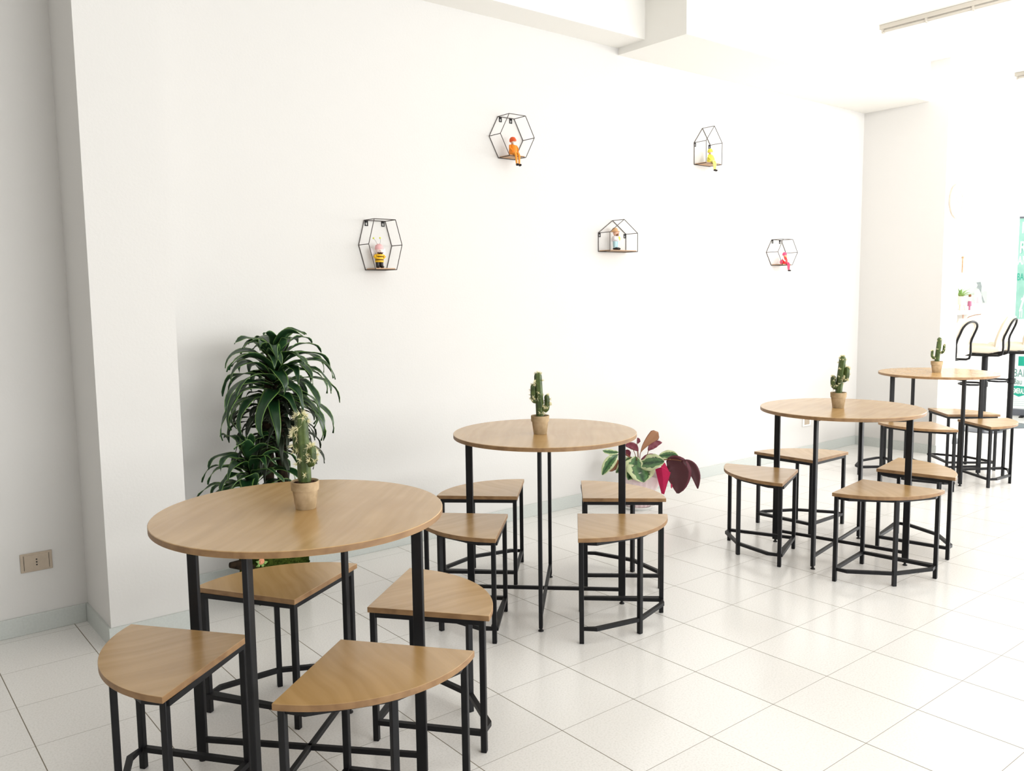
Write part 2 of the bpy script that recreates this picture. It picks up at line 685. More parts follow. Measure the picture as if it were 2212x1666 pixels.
STOOLS = [
    (1.020, 2.012, 262.94, 'front quarter-circle stool at the nearest table, its curved edge toward the camera'),
    (.843, 2.202, 172.13, 'left quarter-circle stool at the nearest table, closest to the wall socket'),
    (1.192, 2.176, 353.25, 'right quarter-circle stool at the nearest table, beyond its right leg'),
    (1.054, 2.375, 76.03, 'back quarter-circle stool at the nearest table, in front of the tall leafy plant'),
    (2.403, 2.558, 272.03, 'front right quarter-circle stool at the second table, fully in view'),
    (2.605, 2.738, 2.61, 'back right quarter-circle stool at the second table, before the red-leaved plant'),
    (2.181, 2.747, 179.34, 'front left quarter-circle stool at the second table, partly behind the nearest tabletop'),
    (2.408, 2.962, 90.47, 'back left quarter-circle stool at the second table, nearest its wall side'),
    (3.890, 2.116, 233.49, 'front quarter-circle stool at the third table, pulled farthest toward the camera'),
    (3.866, 2.455, 156.75, 'left quarter-circle stool at the third table, curved side toward the red-leaved plant'),
    (4.133, 2.536, 45.89, 'back quarter-circle stool at the third table, on its wall side'),
    (4.177, 2.200, 325.65, 'right quarter-circle stool at the third table, behind its front right leg'),
    (6.215, 2.688, 281.0, 'right quarter-circle stool at the farthest table, at the right edge of the group'),
    (5.974, 2.756, 185.09, 'front left quarter-circle stool at the farthest table, showing right of the third tabletop'),
    (6.396, 2.838, .73, 'back quarter-circle stool at the farthest table, nearest the bar stools'),
    (6.055, 2.955, 97.0, 'quarter-circle stool on the wall side of the farthest table, hidden by the third tabletop'),
]
st = make_stool()
for k, (x, y, th, lab) in enumerate(STOOLS):
    o = st if k == 0 else dup(st, (0, 0, 0), 0, lab)
    o['label'] = lab
    o.location = (x, y, 0)
    o.rotation_euler = (0, 0, R(th))


# ------------------------------------------------------------------ cacti in clay pots
def make_cactus(loc, lab, arms, lean=0, colr=.0150, h=.185, spn=34, spl=.012, seed=1, k=1.0):
    rnd = random.Random(seed)
    view = V((loc[0], loc[1], 0)).normalized()
    rz = math.atan2(view.y, view.x)-pi/2       # local +x is to the right as seen from the camera side
    t = thing('potted_cactus', lab, 'cactus', (loc[0], loc[1], .7502), rz, 'cactus pots on the tables')
    s = k
    pr = [(.001, 0), (.0265, 0), (.028, .002), (.0345, .052), (.0375, .0525), (.0388, .076), (.0375, .0775), (.0355, .0765), (.033, .070), (.001, .069)]
    part('pot', MB().lathe([(a*s, b*s) for a, b in pr], 32), 'terracotta', t)
    mb = MB().lathe([(.001, .0735*s), (.02*s, .073*s), (.0345*s, .071*s)], 20)
    for _ in range(26):
        a, r = rnd.uniform(0, 6.28), rnd.uniform(.012, .030)*s
        q = rnd.uniform(.002, .0045)
        mb.ell((r*cos(a), r*sin(a), .073*s), q, q, q*.7, 6, 4)
    part('soil', mb, 'soil', t)
    mb = MB()
    pts0 = []

    def limb(P, r0, ribs=6):
        P = [V(p) for p in P]
        # resample a smooth Catmull-Rom path
        Q = []
        E_ = [P[0]*2-P[1]]+P+[P[-1]*2-P[-2]]
        for a in range(1, len(E_)-2):
            for j in range(10):
                u = j/10
                p0, p1, p2, p3 = E_[a-1:a+3]
                Q.append(.5*((2*p1)+(p2-p0)*u+(2*p0-5*p1+4*p2-p3)*u*u+(3*p1-p0-3*p2+p3)*u**3))
        e_ = Q[-1]
        for j in range(1, 8):
            Q.append(e_.lerp(P[-1], sin(j/8*pi/2)))
        Q.append(P[-1])
        L = [0]
        for a in range(1, len(Q)):
            L.append(L[-1]+(Q[a]-Q[a-1]).length)
        T = L[-1]
        rr = []
        for a in L:
            d = T-a
            rr.append(r0*(math.sqrt(max(0.004, 1-(1-d/(r0*1.2))**2)) if d < r0*1.2 else 1)*(1 if a > .01 else .92))
        mb.tube(Q, rr, 24, ribs=(ribs, .10))
        for a in range(1, len(Q)):
            pts0.append((Q[a], (Q[a]-Q[a-1]).normalized(), rr[a]))
    z0 = .070*s
    limb([(lean*.0, 0, z0), (lean*.3, 0, z0+h*.35), (lean*.7, 0, z0+h*.7), (lean, 0, z0+h)], colr)
    for A in arms:
        limb([(x, y, z0+z) for x, y, z in A[0]], A[1], 5)
    part('cactus_body', mb, 'cactus_green', t, angle=60)
    sp = MB()
    for _ in range(spn):
        q, tn, r = rnd.choice(pts0)
        a = rnd.uniform(0, 2*pi)
        x = tn.cross(V((0, 1, 0.01))).normalized()
        y = tn.cross(x)
        n = x*cos(a)+y*sin(a)
        c = q+n*r*.98
        for _ in range(15):
            d = (n*rnd.uniform(.4, 1.2)+V([rnd.uniform(-1, 1) for _ in range(3)])*.8).normalized()
            ln = spl*rnd.uniform(.6, 1.2)
            sp.tube([c, c+d*ln*.5, c+d*ln], [.0008, .0006, .0001], 3, cap=False)
    o = part('spines', sp, 'spine', t, smooth=False)
    o['kind'] = 'stuff'
    return t


make_cactus((1.007, 2.168), 'tallest, whitest-spined cactus in a clay pot, on the nearest table',
            [([(.004, -.006, .062), (.020, -.008, .060), (.0215, -.008, .085), (.0215, -.006, .108)], .0115),
             ([(-.004, 0, .085), (-.020, .002, .090), (-.0225, .002, .115), (-.0225, .002, .150)], .0060)],
            lean=-.004, colr=.0165, h=.196, spn=64, spl=.015, seed=3)
make_cactus((2.318, 2.693), 'cactus with a high left arm and a low right arm, on the second table',
            [([(0, 0, .078), (-.022, 0, .070), (-.027, 0, .090), (-.027, 0, .140)], .0115),
             ([(.004, 0, .045), (.024, 0, .032), (.030, 0, .055), (.028, 0, .095)], .0105)],
            lean=-.008, colr=.0150, h=.188, spn=70, spl=.012, seed=5)
make_cactus((3.93, 2.279), 'cactus leaning right with a low left arm, in a clay pot on the third table',
            [([(0, 0, .040), (-.018, 0, .035), (-.026, 0, .055), (-.024, 0, .092)], .0130),
             ([(.010, 0, .075), (.026, 0, .072), (.036, 0, .092), (.036, 0, .135)], .0120)],
            lean=.016, colr=.0150, h=.190, spn=80, spl=.010, seed=8)
make_cactus((6.126, 2.807), 'thin-armed cactus with two upturned arms, in a clay pot on the farthest table',
            [([(0, 0, .035), (-.020, 0, .030), (-.032, 0, .045), (-.031, 0, .085)], .0085),
             ([(.006, 0, .072), (.028, 0, .068), (.040, 0, .085), (.043, 0, .128)], .0085)],
            lean=.013, colr=.0145, h=.176, spn=70, spl=.007, seed=12, k=1.03)


# ------------------------------------------------------------------ tall dracaena by the pillar
def leaf_strip(mb, base, az, el, length, width, droop, rnd, twist=.3, n=12, wave=.004):
    pts = []
    p = V(base)
    e = el
    a = az
    step = length/n
    for i in range(n+1):
        pts.append(p.copy())
        d = V((cos(e)*cos(a), cos(e)*sin(a), sin(e)))
        p = p+d*step
        e -= droop/n*(.35+1.3*i/n)
        a += twist/n
    wid = []
    for i in range(n+1):
        u = i/n
        wid.append(width*max(.012, min(1, .30+2.4*u)*(1-u**2.1)))
    nrm = V((-cos(az)*sin(el), -sin(az)*sin(el), cos(el)))
    mb.leaf(pts, wid, nrm, fold=.22, wave=wave, ph=rnd.uniform(0, 6), wfreq=rnd.uniform(1.5, 3))
    return pts


def clampwall(mb, ymax, x0=None):
    for i, (x, y, z) in enumerate(mb.v):
        if y > ymax:
            y = ymax+(y-ymax)*.0
        if x < 1.087 and y > 3.437:
            y = 3.437
        mb.v[i] = (x, y, max(z, .01))


def crown(name, base, top, n, lmin, lmax, w, seed, mats, elr=(1.25, -.35), droop=(1.4, 2.4), parent=None, wav=.005):
    rnd = random.Random(seed)
    mb = MB()
    base, top = V(base), V(top)
    for i in range(n):
        u = (i+.5)/n
        c = base.lerp(top, u)
        az = i*2.39996+rnd.uniform(-.3, .3)
        el = elr[1]+(elr[0]-elr[1])*u**1.15+rnd.uniform(-.28, .28)
        ln = (lmax+(lmin-lmax)*u**2)*rnd.uniform(.82, 1.12)
        c = c+V((cos(az), sin(az), 0))*.012
        leaf_strip(mb, c, az, el, ln, w*rnd.uniform(.8, 1.15), rnd.uniform(*droop), rnd, rnd.uniform(-1.1, 1.1), 14, wav)
    clampwall(mb, 3.845-.0, None)
    return part(name, mb, mats, parent, solid=.0012, angle=80)


D = thing('potted_dracaena', 'tall dark green leafy plant with two crowns in a mossy planter beside the white pillar', 'plant')
DX, DY = 1.512, 3.56
mb = MB()
mb.tube([(DX-.035, DY, .18), (DX-.028, DY, .5), (DX-.022, DY, .80), (DX+.0, DY, 1.10)], [.020, .022, .024, .012], 12)
mb.tube([(DX+.03, DY-.01, .18), (DX+.035, DY-.01, .5), (DX+.03, DY, .78), (DX+.02, DY+.01, 1.02)], [.020, .024, .028, .012], 12)
mb.tube([(DX-.04, DY-.02, .18), (DX-.10, DY-.05, .42), (DX-.135, DY-.05, .68)], [.016, .015, .010], 10)
part('trunk', mb, 'bark', D)
crown('foliage', (DX+.005, DY-.02, .87), (DX+.025, DY-.02, 1.10), 76, .17, .335, .032, 4, ['dracaena_leaf', 'dracaena_under'],
      elr=(1.25, .15), droop=(2.0, 3.0), parent=D)
crown('foliage', (DX-.11, DY-.05, .46), (DX-.135, DY-.05, .68), 50, .15, .29, .030, 9, ['dracaena_leaf', 'dracaena_under'],
      elr=(1.25, .2), droop=(1.9, 2.8), parent=D)
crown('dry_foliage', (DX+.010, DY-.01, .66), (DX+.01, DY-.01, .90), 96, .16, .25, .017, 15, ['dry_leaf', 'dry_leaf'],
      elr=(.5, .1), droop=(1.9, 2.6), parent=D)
# moss-covered planter box holding the plant, with a small flower ornament and driftwood
PX0, PX1, PY0, PY1 = 1.392, 1.633, 3.505, 3.72
rnd = random.Random(2)
mb = MB()
nx, nz = 34, 26
vs, fs = [], []
for j in range(nz+1):
    for i in range(nx+1):
        x = PX0+(PX1-PX0)*i/nx
        z = .0+.212*j/nz
        vs.append((x, PY0-rnd.uniform(0, .007), z))
for j in range(nz):
    for i in range(nx):
        a = j*(nx+1)+i
        fs.append((a, a+1, a+nx+2, a+nx+1))
mb.add(vs, fs)
mb.box(PX0+.002, PY0+.0005, 0.001, PX1-.002, PY1, .211)
for _ in range(500):
    x, z = rnd.uniform(PX0, PX1), rnd.uniform(.01, .212)
    q = rnd.uniform(.004, .008)
    mb.ell((x, PY0-.002, z), q, q, q, 5, 3)
for _ in range(160):
    x, y = rnd.uniform(PX0, PX1), rnd.uniform(PY0, PY1)
    q = rnd.uniform(.004, .008)
    mb.ell((x, y, .212), q, q, q, 5, 3)
mo = D
part('moss_planter', mb, 'moss', mo, angle=180)
mb = MB()
for k, rr in enumerate((.012, .009, .006)):
    mb.lathe([(.001, 0), (rr, .001), (rr*1.15, .005), (rr*.9, .006), (.001, .004)], 14, (0, 0, k*.003))
mb.v = [(x+1.405, PY0-.012-z, .198+y) for x, y, z in mb.v]
part('flower', mb, 'rose', mo)
mb = MB()
for a in range(5):
    an = a*1.256
    mb.leaf([(1.405, PY0-.012, .190), (1.405+.016*cos(an), PY0-.018, .190+.012*sin(an)), (1.405+.03*cos(an), PY0-.014, .190+.02*sin(an))],
            [.002, .007, .001], (0, -1, 0), mi=0)
part('leaf_sprig', mb, 'light_green', mo, solid=.001)
lg2 = MB().tube([(1.335, PY0-.030, .190), (1.31, PY0-.02, .205), (1.265, PY0-.02, .212)], [.018, .022, .012], 10)
part('driftwood', lg2, 'bark', mo)
lg3 = MB().tube([(1.372, PY0+.0, .175), (1.335, PY0-.030, .190)], [.012, .016], 8)
part('driftwood', lg3, 'bark', mo)

# ------------------------------------------------------------------ calathea on the floor by the wall
CP = V((3.90, 3.60, 0))
CR = V((sin(YAW), -cos(YAW), 0))
CF = V((cos(YAW), sin(YAW), 0))
DEP = 5.25


def cz(zx, zy, d=0.0):
    """point at the plant from a position in the enlarged view; d moves it away from the viewer"""
    px, py = 1290+zx/7.57, 900+zy/7.57
    k = (DEP+d)/DEP
    z = CAMZ-(CAMZ-(1095-py)/FPX*DEP*1.015)*k
    return CP+CR*((px-1106)/FPX*(DEP+d)-272/FPX*DEP)+V((0, 0, z))+CF*d


K = thing('potted_calathea', 'plant with cream-edged green and dark red leaves in pink wrapping, by the wall', 'plant')
LV = {'top': [], 'red': [], 'brown': [], 'maroon': []}


def cleaf(kind, pts, w, d=(0, 0, 0), prof='oval', nz=0.25, fold=.12, wave=.004):
    P = [cz(*q, dd) for q, dd in zip(pts, d)]
    n = 14
    Q = []
    a, b, c = P[0], P[1], P[2]
    for i in range(n+1):
        u = i/n
        Q.append(a*(1-u)**2+b*2*u*(1-u)+c*u*u)
    wid = []
    for i in range(n+1):
        u = i/n
        if prof == 'oval':
            s = max(0.02, sin(pi*min(1, u*.97+.02)))**.7
        elif prof == 'funnel':
            s = max(.05, u**1.1) if u < .86 else max(.05, (1-((u-.86)/.14)**2)*.85)
        else:
            s = max(.02, sin(pi*u**.85)) ** .6
        wid.append(w/2/7.57/FPX*DEP*s)
    LV[kind].append((Q, wid, (-CF+V((0, 0, nz))), fold, wave))


cleaf('top', [(640, 640), (640, 830), (500, 1020)], 350, (0, -.06, -.11), nz=.2, wave=.006)
cleaf('top', [(690, 720), (700, 880), (765, 1065)], 470, (0, -.10, -.13), nz=.3, wave=.006)
cleaf('top', [(700, 760), (880, 740), (1105, 725)], 300, (-.02, -.10, -.14), nz=.5, wave=.006)
cleaf('top', [(1010, 640), (1180, 600), (1335, 630)], 165, (.02, .02, .0), nz=.5, wave=.004)
cleaf('top', [(330, 600), (190, 700), (75, 935)], 190, (.0, -.02, -.0), nz=.2)
cleaf('top', [(345, 560), (200, 570), (80, 530)], 100, (.0, .0, .0), nz=.6)
cleaf('top', [(560, 640), (480, 760), (300, 900)], 200, (.06, .05, .04), nz=.2)
cleaf('brown', [(705, 590), (760, 420), (1000, 235)], 230, (.02, .02, .04), 'funnel', nz=.0, fold=.3, wave=.001)
cleaf('red', [(840, 540), (900, 420), (1065, 405)], 120, (.04, .05, .06), nz=0)
cleaf('red', [(650, 415), (700, 380), (655, 325)], 62, (.02, .02, .02), nz=0)
cleaf('red', [(668, 548), (600, 420), (445, 452)], 120, (.0, .0, .0), nz=0)
cleaf('red', [(520, 640), (500, 560), (455, 530)], 110, (.06, .06, .06), nz=0)
cleaf('red', [(720, 690), (860, 600), (1000, 645)], 90, (.05, .06, .06), nz=0)
cleaf('brown', [(340, 690), (250, 800), (140, 850)], 170, (.06, .06, .06), nz=0)
cleaf('maroon', [(1150, 690), (1420, 790), (1335, 1260)], 430, (.0, -.02, -.0), 'oval', nz=0, wave=.005)
cleaf('maroon', [(1390, 720), (1640, 760), (1665, 1185)], 175, (-.02, -.02, -.02), nz=0, wave=.003)
cleaf('maroon', [(440, 1000), (500, 1040), (550, 1090)], 90, (.0, .0, .0), nz=0)
for kind, mats in (('top', ['calathea_top', 'calathea_under']), ('red', ['calathea_under', 'calathea_top']),
                   ('brown', ['calathea_brown', 'calathea_top']), ('maroon', ['calathea_maroon', 'calathea_top'])):
    for Q, wid, nn, fold, wave in LV[kind]:
        mb = MB().leaf(Q, wid, nn, fold, wave, ph=len(Q)+wid[5]*900, na=6)
        for i, (x, y, z) in enumerate(mb.v):
            mb.v[i] = (x, min(y, WY-.03), max(z, .012))
        part('leaf', mb, mats, K, solid=.0010, angle=80)
mb = MB()
for a, b, c, d in (((690, 800), (690, 700), (705, 590), .02), ((700, 800), (800, 700), (840, 540), .03), ((680, 800), (660, 650), (650, 415), .02),
                   ((680, 790), (640, 640), (580, 500), .0), ((690, 780), (680, 660), (668, 548), 0), ((720, 780), (900, 660), (1010, 640), .02),
                   ((720, 790), (950, 690), (1150, 690), .0), ((720, 800), (1150, 640), (1390, 720), -.02), ((660, 790), (500, 560), (330, 600), .0),
                   ((660, 790), (480, 540), (345, 560), .0), ((690, 830), (690, 800), (690, 720), -.02), ((670, 830), (660, 720), (640, 640), -.02),
                   ((700, 840), (700, 790), (700, 760), -.03)):
    A, B, C_ = cz(*a, d*.3), cz(*b, d), cz(*c, d)
    mb.tube([A*(1-u)**2+B*2*u*(1-u)+C_*u*u for u in [i/8 for i in range(9)]], .0022, 6)
part('stem', mb, 'brown', K)
# paper wrapping: wavy cone with folded corners
mb = MB()
nA, nZ = 60, 10


def wrapr(a, u):
    corner = .085*max(0, cos(a-YAW+R(90)))**5+.008*cos(5*a+1)
    return .078+.016*u+u**1.6*(.006+corner)


vs, fs = [], []
for j in range(nZ+1):
    u = j/nZ
    for k in range(nA):
        a = 2*pi*k/nA
        r = wrapr(a, u)+.003*sin(17*a+3*u)
        h = .205+.02*cos(3*a+.4)
        vs.append((min(r, .235)*cos(a), min(r*sin(a), .235), .012+u*h))
fs = [(j*nA+k, j*nA+(k+1) % nA, (j+1)*nA+(k+1) % nA, (j+1)*nA+k) for j in range(nZ) for k in range(nA)]
mb.add([(CP.x+x, CP.y+y, z) for x, y, z in vs], fs)
part('wrapping', mb, 'paper_pink', K, solid=.002, angle=50)
# magenta folds of the paper, hanging over the outer side
mb = MB()
F = [cz(960, 850, -.12), cz(1060, 812, -.14), cz(1208, 905, -.13), cz(1155, 1090, -.12), cz(1105, 1268, -.11), cz(1060, 1255, -.11), cz(1005, 1040, -.12)]
ctr = sum(F, V())/len(F)-CF*.015
mb.add([*F, ctr], [(i, (i+1) % 7, 7) for i in range(7)])
F2 = [cz(1040, 800, -.09), cz(1110, 745, -.08), cz(1180, 890, -.10), cz(1100, 850, -.12)]
mb.add(F2, [(0, 1, 2, 3)])
F3 = [cz(1212, 1090, -.12), cz(1235, 1110, -.11), cz(1232, 1175, -.10), cz(1215, 1160, -.11)]
mb.add(F3, [(0, 1, 2, 3)])
part('wrapping_fold', mb, 'paper_magenta', K, solid=.003, smooth=False)
part('pot', MB().lathe([(.001, .014), (.066, .014), (.082, .17), (.078, .17), (.07, .155), (.001, .150)], 24, CP), 'soil', K)
part('saucer', MB().lathe([(.001, .0), (.098, .0), (.115, .018), (.110, .020), (.095, .010), (.001, .009)], 28, CP), 'white_tray', K)


# ------------------------------------------------------------------ wire wall shelves
SD = .104


def shelf_frame(name, lab, pts, cx, z0, hooks, bottom):
    """pts: outline (x, z) relative to centre cx and base z0, on the wall plane"""
    t = thing(name, lab, 'wall shelf', (cx, WY, z0), 0, 'black wire wall shelves')
    wr = .0021
    yb, yf = -.0035, -SD
    mb = MB()
    n = len(pts)
    for i in range(n):
        a, b = pts[i], pts[(i+1) % n]
        for y in (yb, yf):
            mb.tube([(a[0], y, a[1]), (b[0], y, b[1])], wr, 8)
        mb.tube([(a[0], yb, a[1]), (a[0], yf, a[1])], wr, 8)
        for y in (yb, yf):
            mb.ell((a[0], y, a[1]), wr, wr, wr, 8, 4)
    part('wire_frame', mb, 'wire', t)
    xa, xb = bottom
    part('board', MB().box(xa+.006, -SD+.004, .0018, xb-.006, -.006, .0075), 'shelf_oak', t, smooth=False)
    mb = MB().box(xa+.004, yf-.001, -.002, xb-.004, yf+.001, .004)
    for hx, hz in hooks:
        mb = MB()
        w, h, th = .0085, .026, .0022
        mb.box(hx-w, -.004, hz-h, hx-w+.0035, -.0005, hz).box(hx+w-.0035, -.004, hz-h, hx+w, -.0005, hz)
        mb.box(hx-w, -.004, hz-h, hx+w, -.0005, hz-h+.004).box(hx-w, -.004, hz-.009, hx+w, -.0005, hz)
        part('hook', mb, 'black_metal', t, smooth=False)
    return t


def hexpts(w2, h, top):
    return [(-top, 0), (top, 0), (w2, h/2), (top, h), (-top, h), (-w2, h/2)]


shelf_frame('wall_shelf', 'tall hexagonal wire shelf holding the bee-striped figurine, leftmost on the wall', hexpts(.096, .249, .061), 2.230, 1.467, [(-.048, .247), (.048, .247)], (-.061, .061))
shelf_frame('wall_shelf', 'hexagonal wire shelf with the orange seated figurine, highest left on the wall', hexpts(.122, .227, .0585), 3.094, 2.100, [(-.040, .225), (.035, .225)], (-.0585, .0585))
shelf_frame('wall_shelf', 'flattened hexagonal wire shelf with the red seated figurine, rightmost on the wall', hexpts(.1285, .193, .062), 5.7235, 1.533, [(-.050, .191), (.045, .191)], (-.062, .062))
shelf_frame('wall_shelf', 'narrow house-shaped wire shelf with the yellow seated figurine, upper right', [(-.085, 0), (.085, 0), (.087, .147), (0, .252), (-.087, .147)], 4.827, 2.207, [(-.078, .147), (.078, .147)], (-.085, .085))
shelf_frame('wall_shelf', 'wide house-shaped wire shelf with the straw-hatted figurine, middle of the wall', [(-.124, 0), (.124, 0), (.124, .116), (.002, .197), (-.124, .116)], 3.945, 1.596, [(-.114, .116), (.114, .116)], (-.124, .124))


# ------------------------------------------------------------------ figurines
def seated(loc, lab, coat, hat, leg, beard=None, rz=0, s=1.0, extra=None, armc=None):
    t = thing('figurine', lab, 'figurine', loc, rz, 'seated figurines on the wire shelves')
    def sc(l):
        return [tuple(q*s for q in p) for p in l]
    mb = MB().lathe(sc([(.001, 0), (.020, .001), (.0235, .015), (.022, .035), (.015, .055), (.009, .060)]), 18)
    part('coat', mb, coat, t)
    mb = MB().ell((0, -.002*s, .072*s), .0145*s, .0145*s, .0155*s)
    mb.ell((0, -.017*s, .071*s), .004*s, .004*s, .004*s, 8, 6)
    part('head', mb, 'skin', t)
    mb = MB().lathe(sc([(.0155, .070), (.0185, .074), (.0175, .086), (.011, .095), (.001, .098)]), 18, (0, .002*s, 0))
    mb.ell((0, -.012*s, .079*s), .014*s, .008*s, .003*s, 12, 5)
    part('hat', mb, hat, t)
    if beard:
        part('beard', MB().ell((0, -.012*s, .062*s), .010*s, .007*s, .011*s), beard, t)
    for q in (-1, 1):
        mb = MB().tube([(q*.020*s, 0, .052*s), (q*.026*s, -.006*s, .036*s), (q*.018*s, -.018*s, .022*s)], [.006*s, .006*s, .0045*s], 8)
        part('arm', mb, armc or coat, t)
        dy = .004*q
        mb = MB().tube([(q*.010*s, -.010*s, .007*s), (q*.010*s, -.030*s, .008*s), (q*.011*s, -.037*s, -.004*s), (q*.012*s, (-.040+dy)*s, -.048*s)],
                       [.0075*s, .0075*s, .0065*s, .0050*s], 10)
        part('leg', mb, leg, t)
        mb = MB().ell((q*.012*s, (-.046+dy)*s, -.054*s), .006*s, .0125*s, .0065*s)
        part('shoe', mb, 'shoe', t)
    if extra:
        extra(t, s)
    return t


zb = .0078
seated((3.083, WY-SD+.028, 2.100+zb), 'orange-clad seated figurine with dangling legs on the upper left hexagonal shelf', 'orange', 'orange_dark', 'orange_leg', 'beard', s=1.05)
seated((4.822, WY-SD+.028, 2.207+zb), 'yellow-clad seated figurine with dangling legs on the narrow house shelf', 'yellow', 'yellow', 'yellow_leg', 'beard', s=1.0)


def bag(t, s):
    part('bag', MB().ell((-.030*s, .012*s, .018*s), .011*s, .012*s, .019*s), 'pink', t)


seated((5.727, WY-SD+.028, 1.533+zb), 'red and pink seated figurine with blonde hair on the rightmost hexagonal shelf', 'red', 'pink', 'red_leg', 'straw', s=.92, extra=bag, armc='white_shirt')

t = thing('figurine', 'figurine in black and yellow bee stripes with springy antennae, standing on the leftmost shelf', 'figurine', (2.222, WY-.052, 1.467+zb), R(-8))
mb = MB()
for z0_, z1_, m_ in ((.030, .040, 0), (.040, .044, 1), (.044, .056, 0), (.056, .060, 1), (.060, .070, 0)):
    mb.lathe([(.021, z0_), (.0225, z0_+.002), (.0225, z1_-.001), (.021, z1_)], 20, mi=m_)
part('striped_body', mb, ['bee_yellow', 'bee_dark'], t)
for q in (-1, 1):
    part('leg', MB().lathe([(.001, .008), (.010, .008), (.0105, .031), (.001, .032)], 12, (q*.010, 0, 0)), 'shoe', t)
    part('shoe', MB().ell((q*.011, -.007, .007), .010, .016, .007), 'shoe', t)
    mb = MB().leaf([(q*.010, .010, .060), (q*.028, .014, .078), (q*.036, .014, .100)], [.004, .012, .003], (0, -1, 0)).leaf(
        [(q*.010, .010, .058), (q*.030, .012, .060), (q*.038, .012, .058)], [.004, .009, .003], (0, -1, 0))
    part('wing', mb, 'white_shirt', t, solid=.001)
    part('arm', MB().tube([(q*.020, 0, .066), (q*.027, -.006, .056), (q*.016, -.017, .052)], [.006, .006, .005], 8), 'bee_yellow', t)
    pts = [(q*.006-.002, 0, .118), (q*.010-.002, 0, .135), (q*.017-(.008 if q < 0 else .010), 0, .152)]
    if q < 0:
        pts = [(-.008, 0, .118), (-.016, 0, .134), (-.028, 0, .150)]
    an = part('antenna', MB().tube(pts, .0008, 6), 'antenna', t)
    part('antenna_tip', MB().ell(pts[-1], .0045, .0045, .0045), 'lime', an)
part('head', MB().ell((0, -.001, .092), .019, .018, .022).ell((0, -.0195, .088), .0045, .004, .004, 8, 6), 'skin_pale', t)
part('cap', MB().lathe([(.0205, .094), (.0215, .100), (.019, .113), (.010, .121), (.001, .123)], 18, (0, .001, 0)), 'bee_pink', t)
part('moustache', MB().tube([(-.015, -.014, .078), (-.007, -.020, .074), (0, -.0215, .076), (.007, -.020, .074), (.015, -.014, .078)], [.002, .004, .0045, .004, .002], 8), 'bee_dark', t)
part('scarf', MB().lathe([(.014, .066), (.019, .069), (.014, .073)], 16), 'gold', t)

t = thing('figurine', 'figurine in straw hat, pale blue trousers and yellow bib, standing on the wide house shelf', 'figurine', (3.920, WY-.055, 1.596+zb), R(22))
for q in (-1, 1):
    part('leg', MB().lathe([(.001, .014), (.010, .014), (.0125, .040), (.013, .056), (.001, .058)], 12, (q*.012, 0, 0)), 'pale_blue', t)
    part('shoe', MB().ell((q*.013, -.008, .009), .0115, .021, .0095), 'shoe', t)
    part('arm', MB().tube([(q*.022, 0, .082), (q*.032, -.008, .068), (q*.018, -.022, .064)], [.007, .0075, .006], 8), 'white_shirt', t)
part('shirt', MB().lathe([(.001, .054), (.024, .055), (.026, .068), (.020, .086), (.010, .092)], 18), 'white_shirt', t)
part('bib', MB().ell((0.006, -.020, .072), .014, .010, .014), 'yellow', t)
part('head', MB().ell((0, -.002, .108), .018, .018, .019).ell((0, -.020, .106), .005, .005, .005, 8, 6), 'skin', t)
part('beard', MB().ell((0, -.012, .095), .013, .009, .012), 'brown', t)
mb = MB().lathe([(.016, .117), (.030, .114), (.0315, .116), (.020, .121), (.018, .132), (.011, .140), (.001, .142)], 22, (0, .004, 0))
hat = part('hat', mb, 'straw', t)

# ------------------------------------------------------------------ wall sockets
t = thing('wall_socket', 'beige rectangular three-hole wall socket low on the shaded wall at far left', 'socket', (.606, 3.81, .290), 0)
t.location = (.601, 3.81, .290)
part('plate', MB().box(-.057, -.006, -.038, .057, -.0003, .038), 'socket_plate', t, bevel=.002)
part('insert', MB().box(-.044, -.0075, -.030, .044, -.0055, .030).box(-.0115, -.0085, -.0225, .0115, -.007, .0225), 'socket_plate', t, smooth=False)
mb = MB()
for z in (-.011, 0, .011):
    mb.lathe([(.0028, 0), (.0028, .002), (.001, .0022)], 12)
    for i in range(len(mb.v)-36, len(mb.v)):
        x, y, q = mb.v[i]
        mb.v[i] = (x, -.0082-q, y+z)
part('pin_holes', mb, 'dark_hole', t, smooth=False)
mb = MB().box(-.0455, -.0078, -.030, -.0445, -.0055, .030).box(.0445, -.0078, -.030, .0455, -.0055, .030)
part('seam', mb, 'dark_hole', t, smooth=False)
t = thing('wall_socket', 'small pale wall socket low on the long wall behind the third table', 'socket', (6.19, WY, .278), 0)
part('plate', MB().box(-.057, -.008, -.038, .057, -.0003, .038), 'white_plastic', t, bevel=.002)
part('insert', MB().box(-.035, -.010, -.024, .035, -.007, .024), 'socket_plate', t, smooth=False)

# ------------------------------------------------------------------ wall clock on the far stub
t = thing('wall_clock', 'white scalloped wall clock high on the narrow wall end at far right', 'clock', (7.150, 3.172, 2.035), 0)
mb = MB()
prof = [(.001, .004), (.088, .004), (.092, .012), (.115, .020), (.132, .012), (.138, .001), (.001, .0005)]
mb.lathe(prof, 72, wob=lambda a, z: 1+.05*abs(sin(6*a))*(1 if z > .0045 else .0))
mb.v = [(x, -z, y) for x, y, z in mb.v]
part('frame', mb, 'clock_cream', t)
mb = MB()
mb.lathe([(.001, .0055), (.086, .0055), (.086, .004)], 48)
mb.v = [(x, -z, y) for x, y, z in mb.v]
part('dial', mb, 'white_mount', t)
part('hand', MB().obox((-.012, -.008, .018), (-.012, 0, .018), (.0012, 0, .0010), (0, .0006, 0)), 'brown', t, smooth=False)
part('hand', MB().obox((.022, -.009, -.010), (.022, 0, -.010), (.0008, 0, .0012), (0, .0006, 0)), 'brown', t, smooth=False)

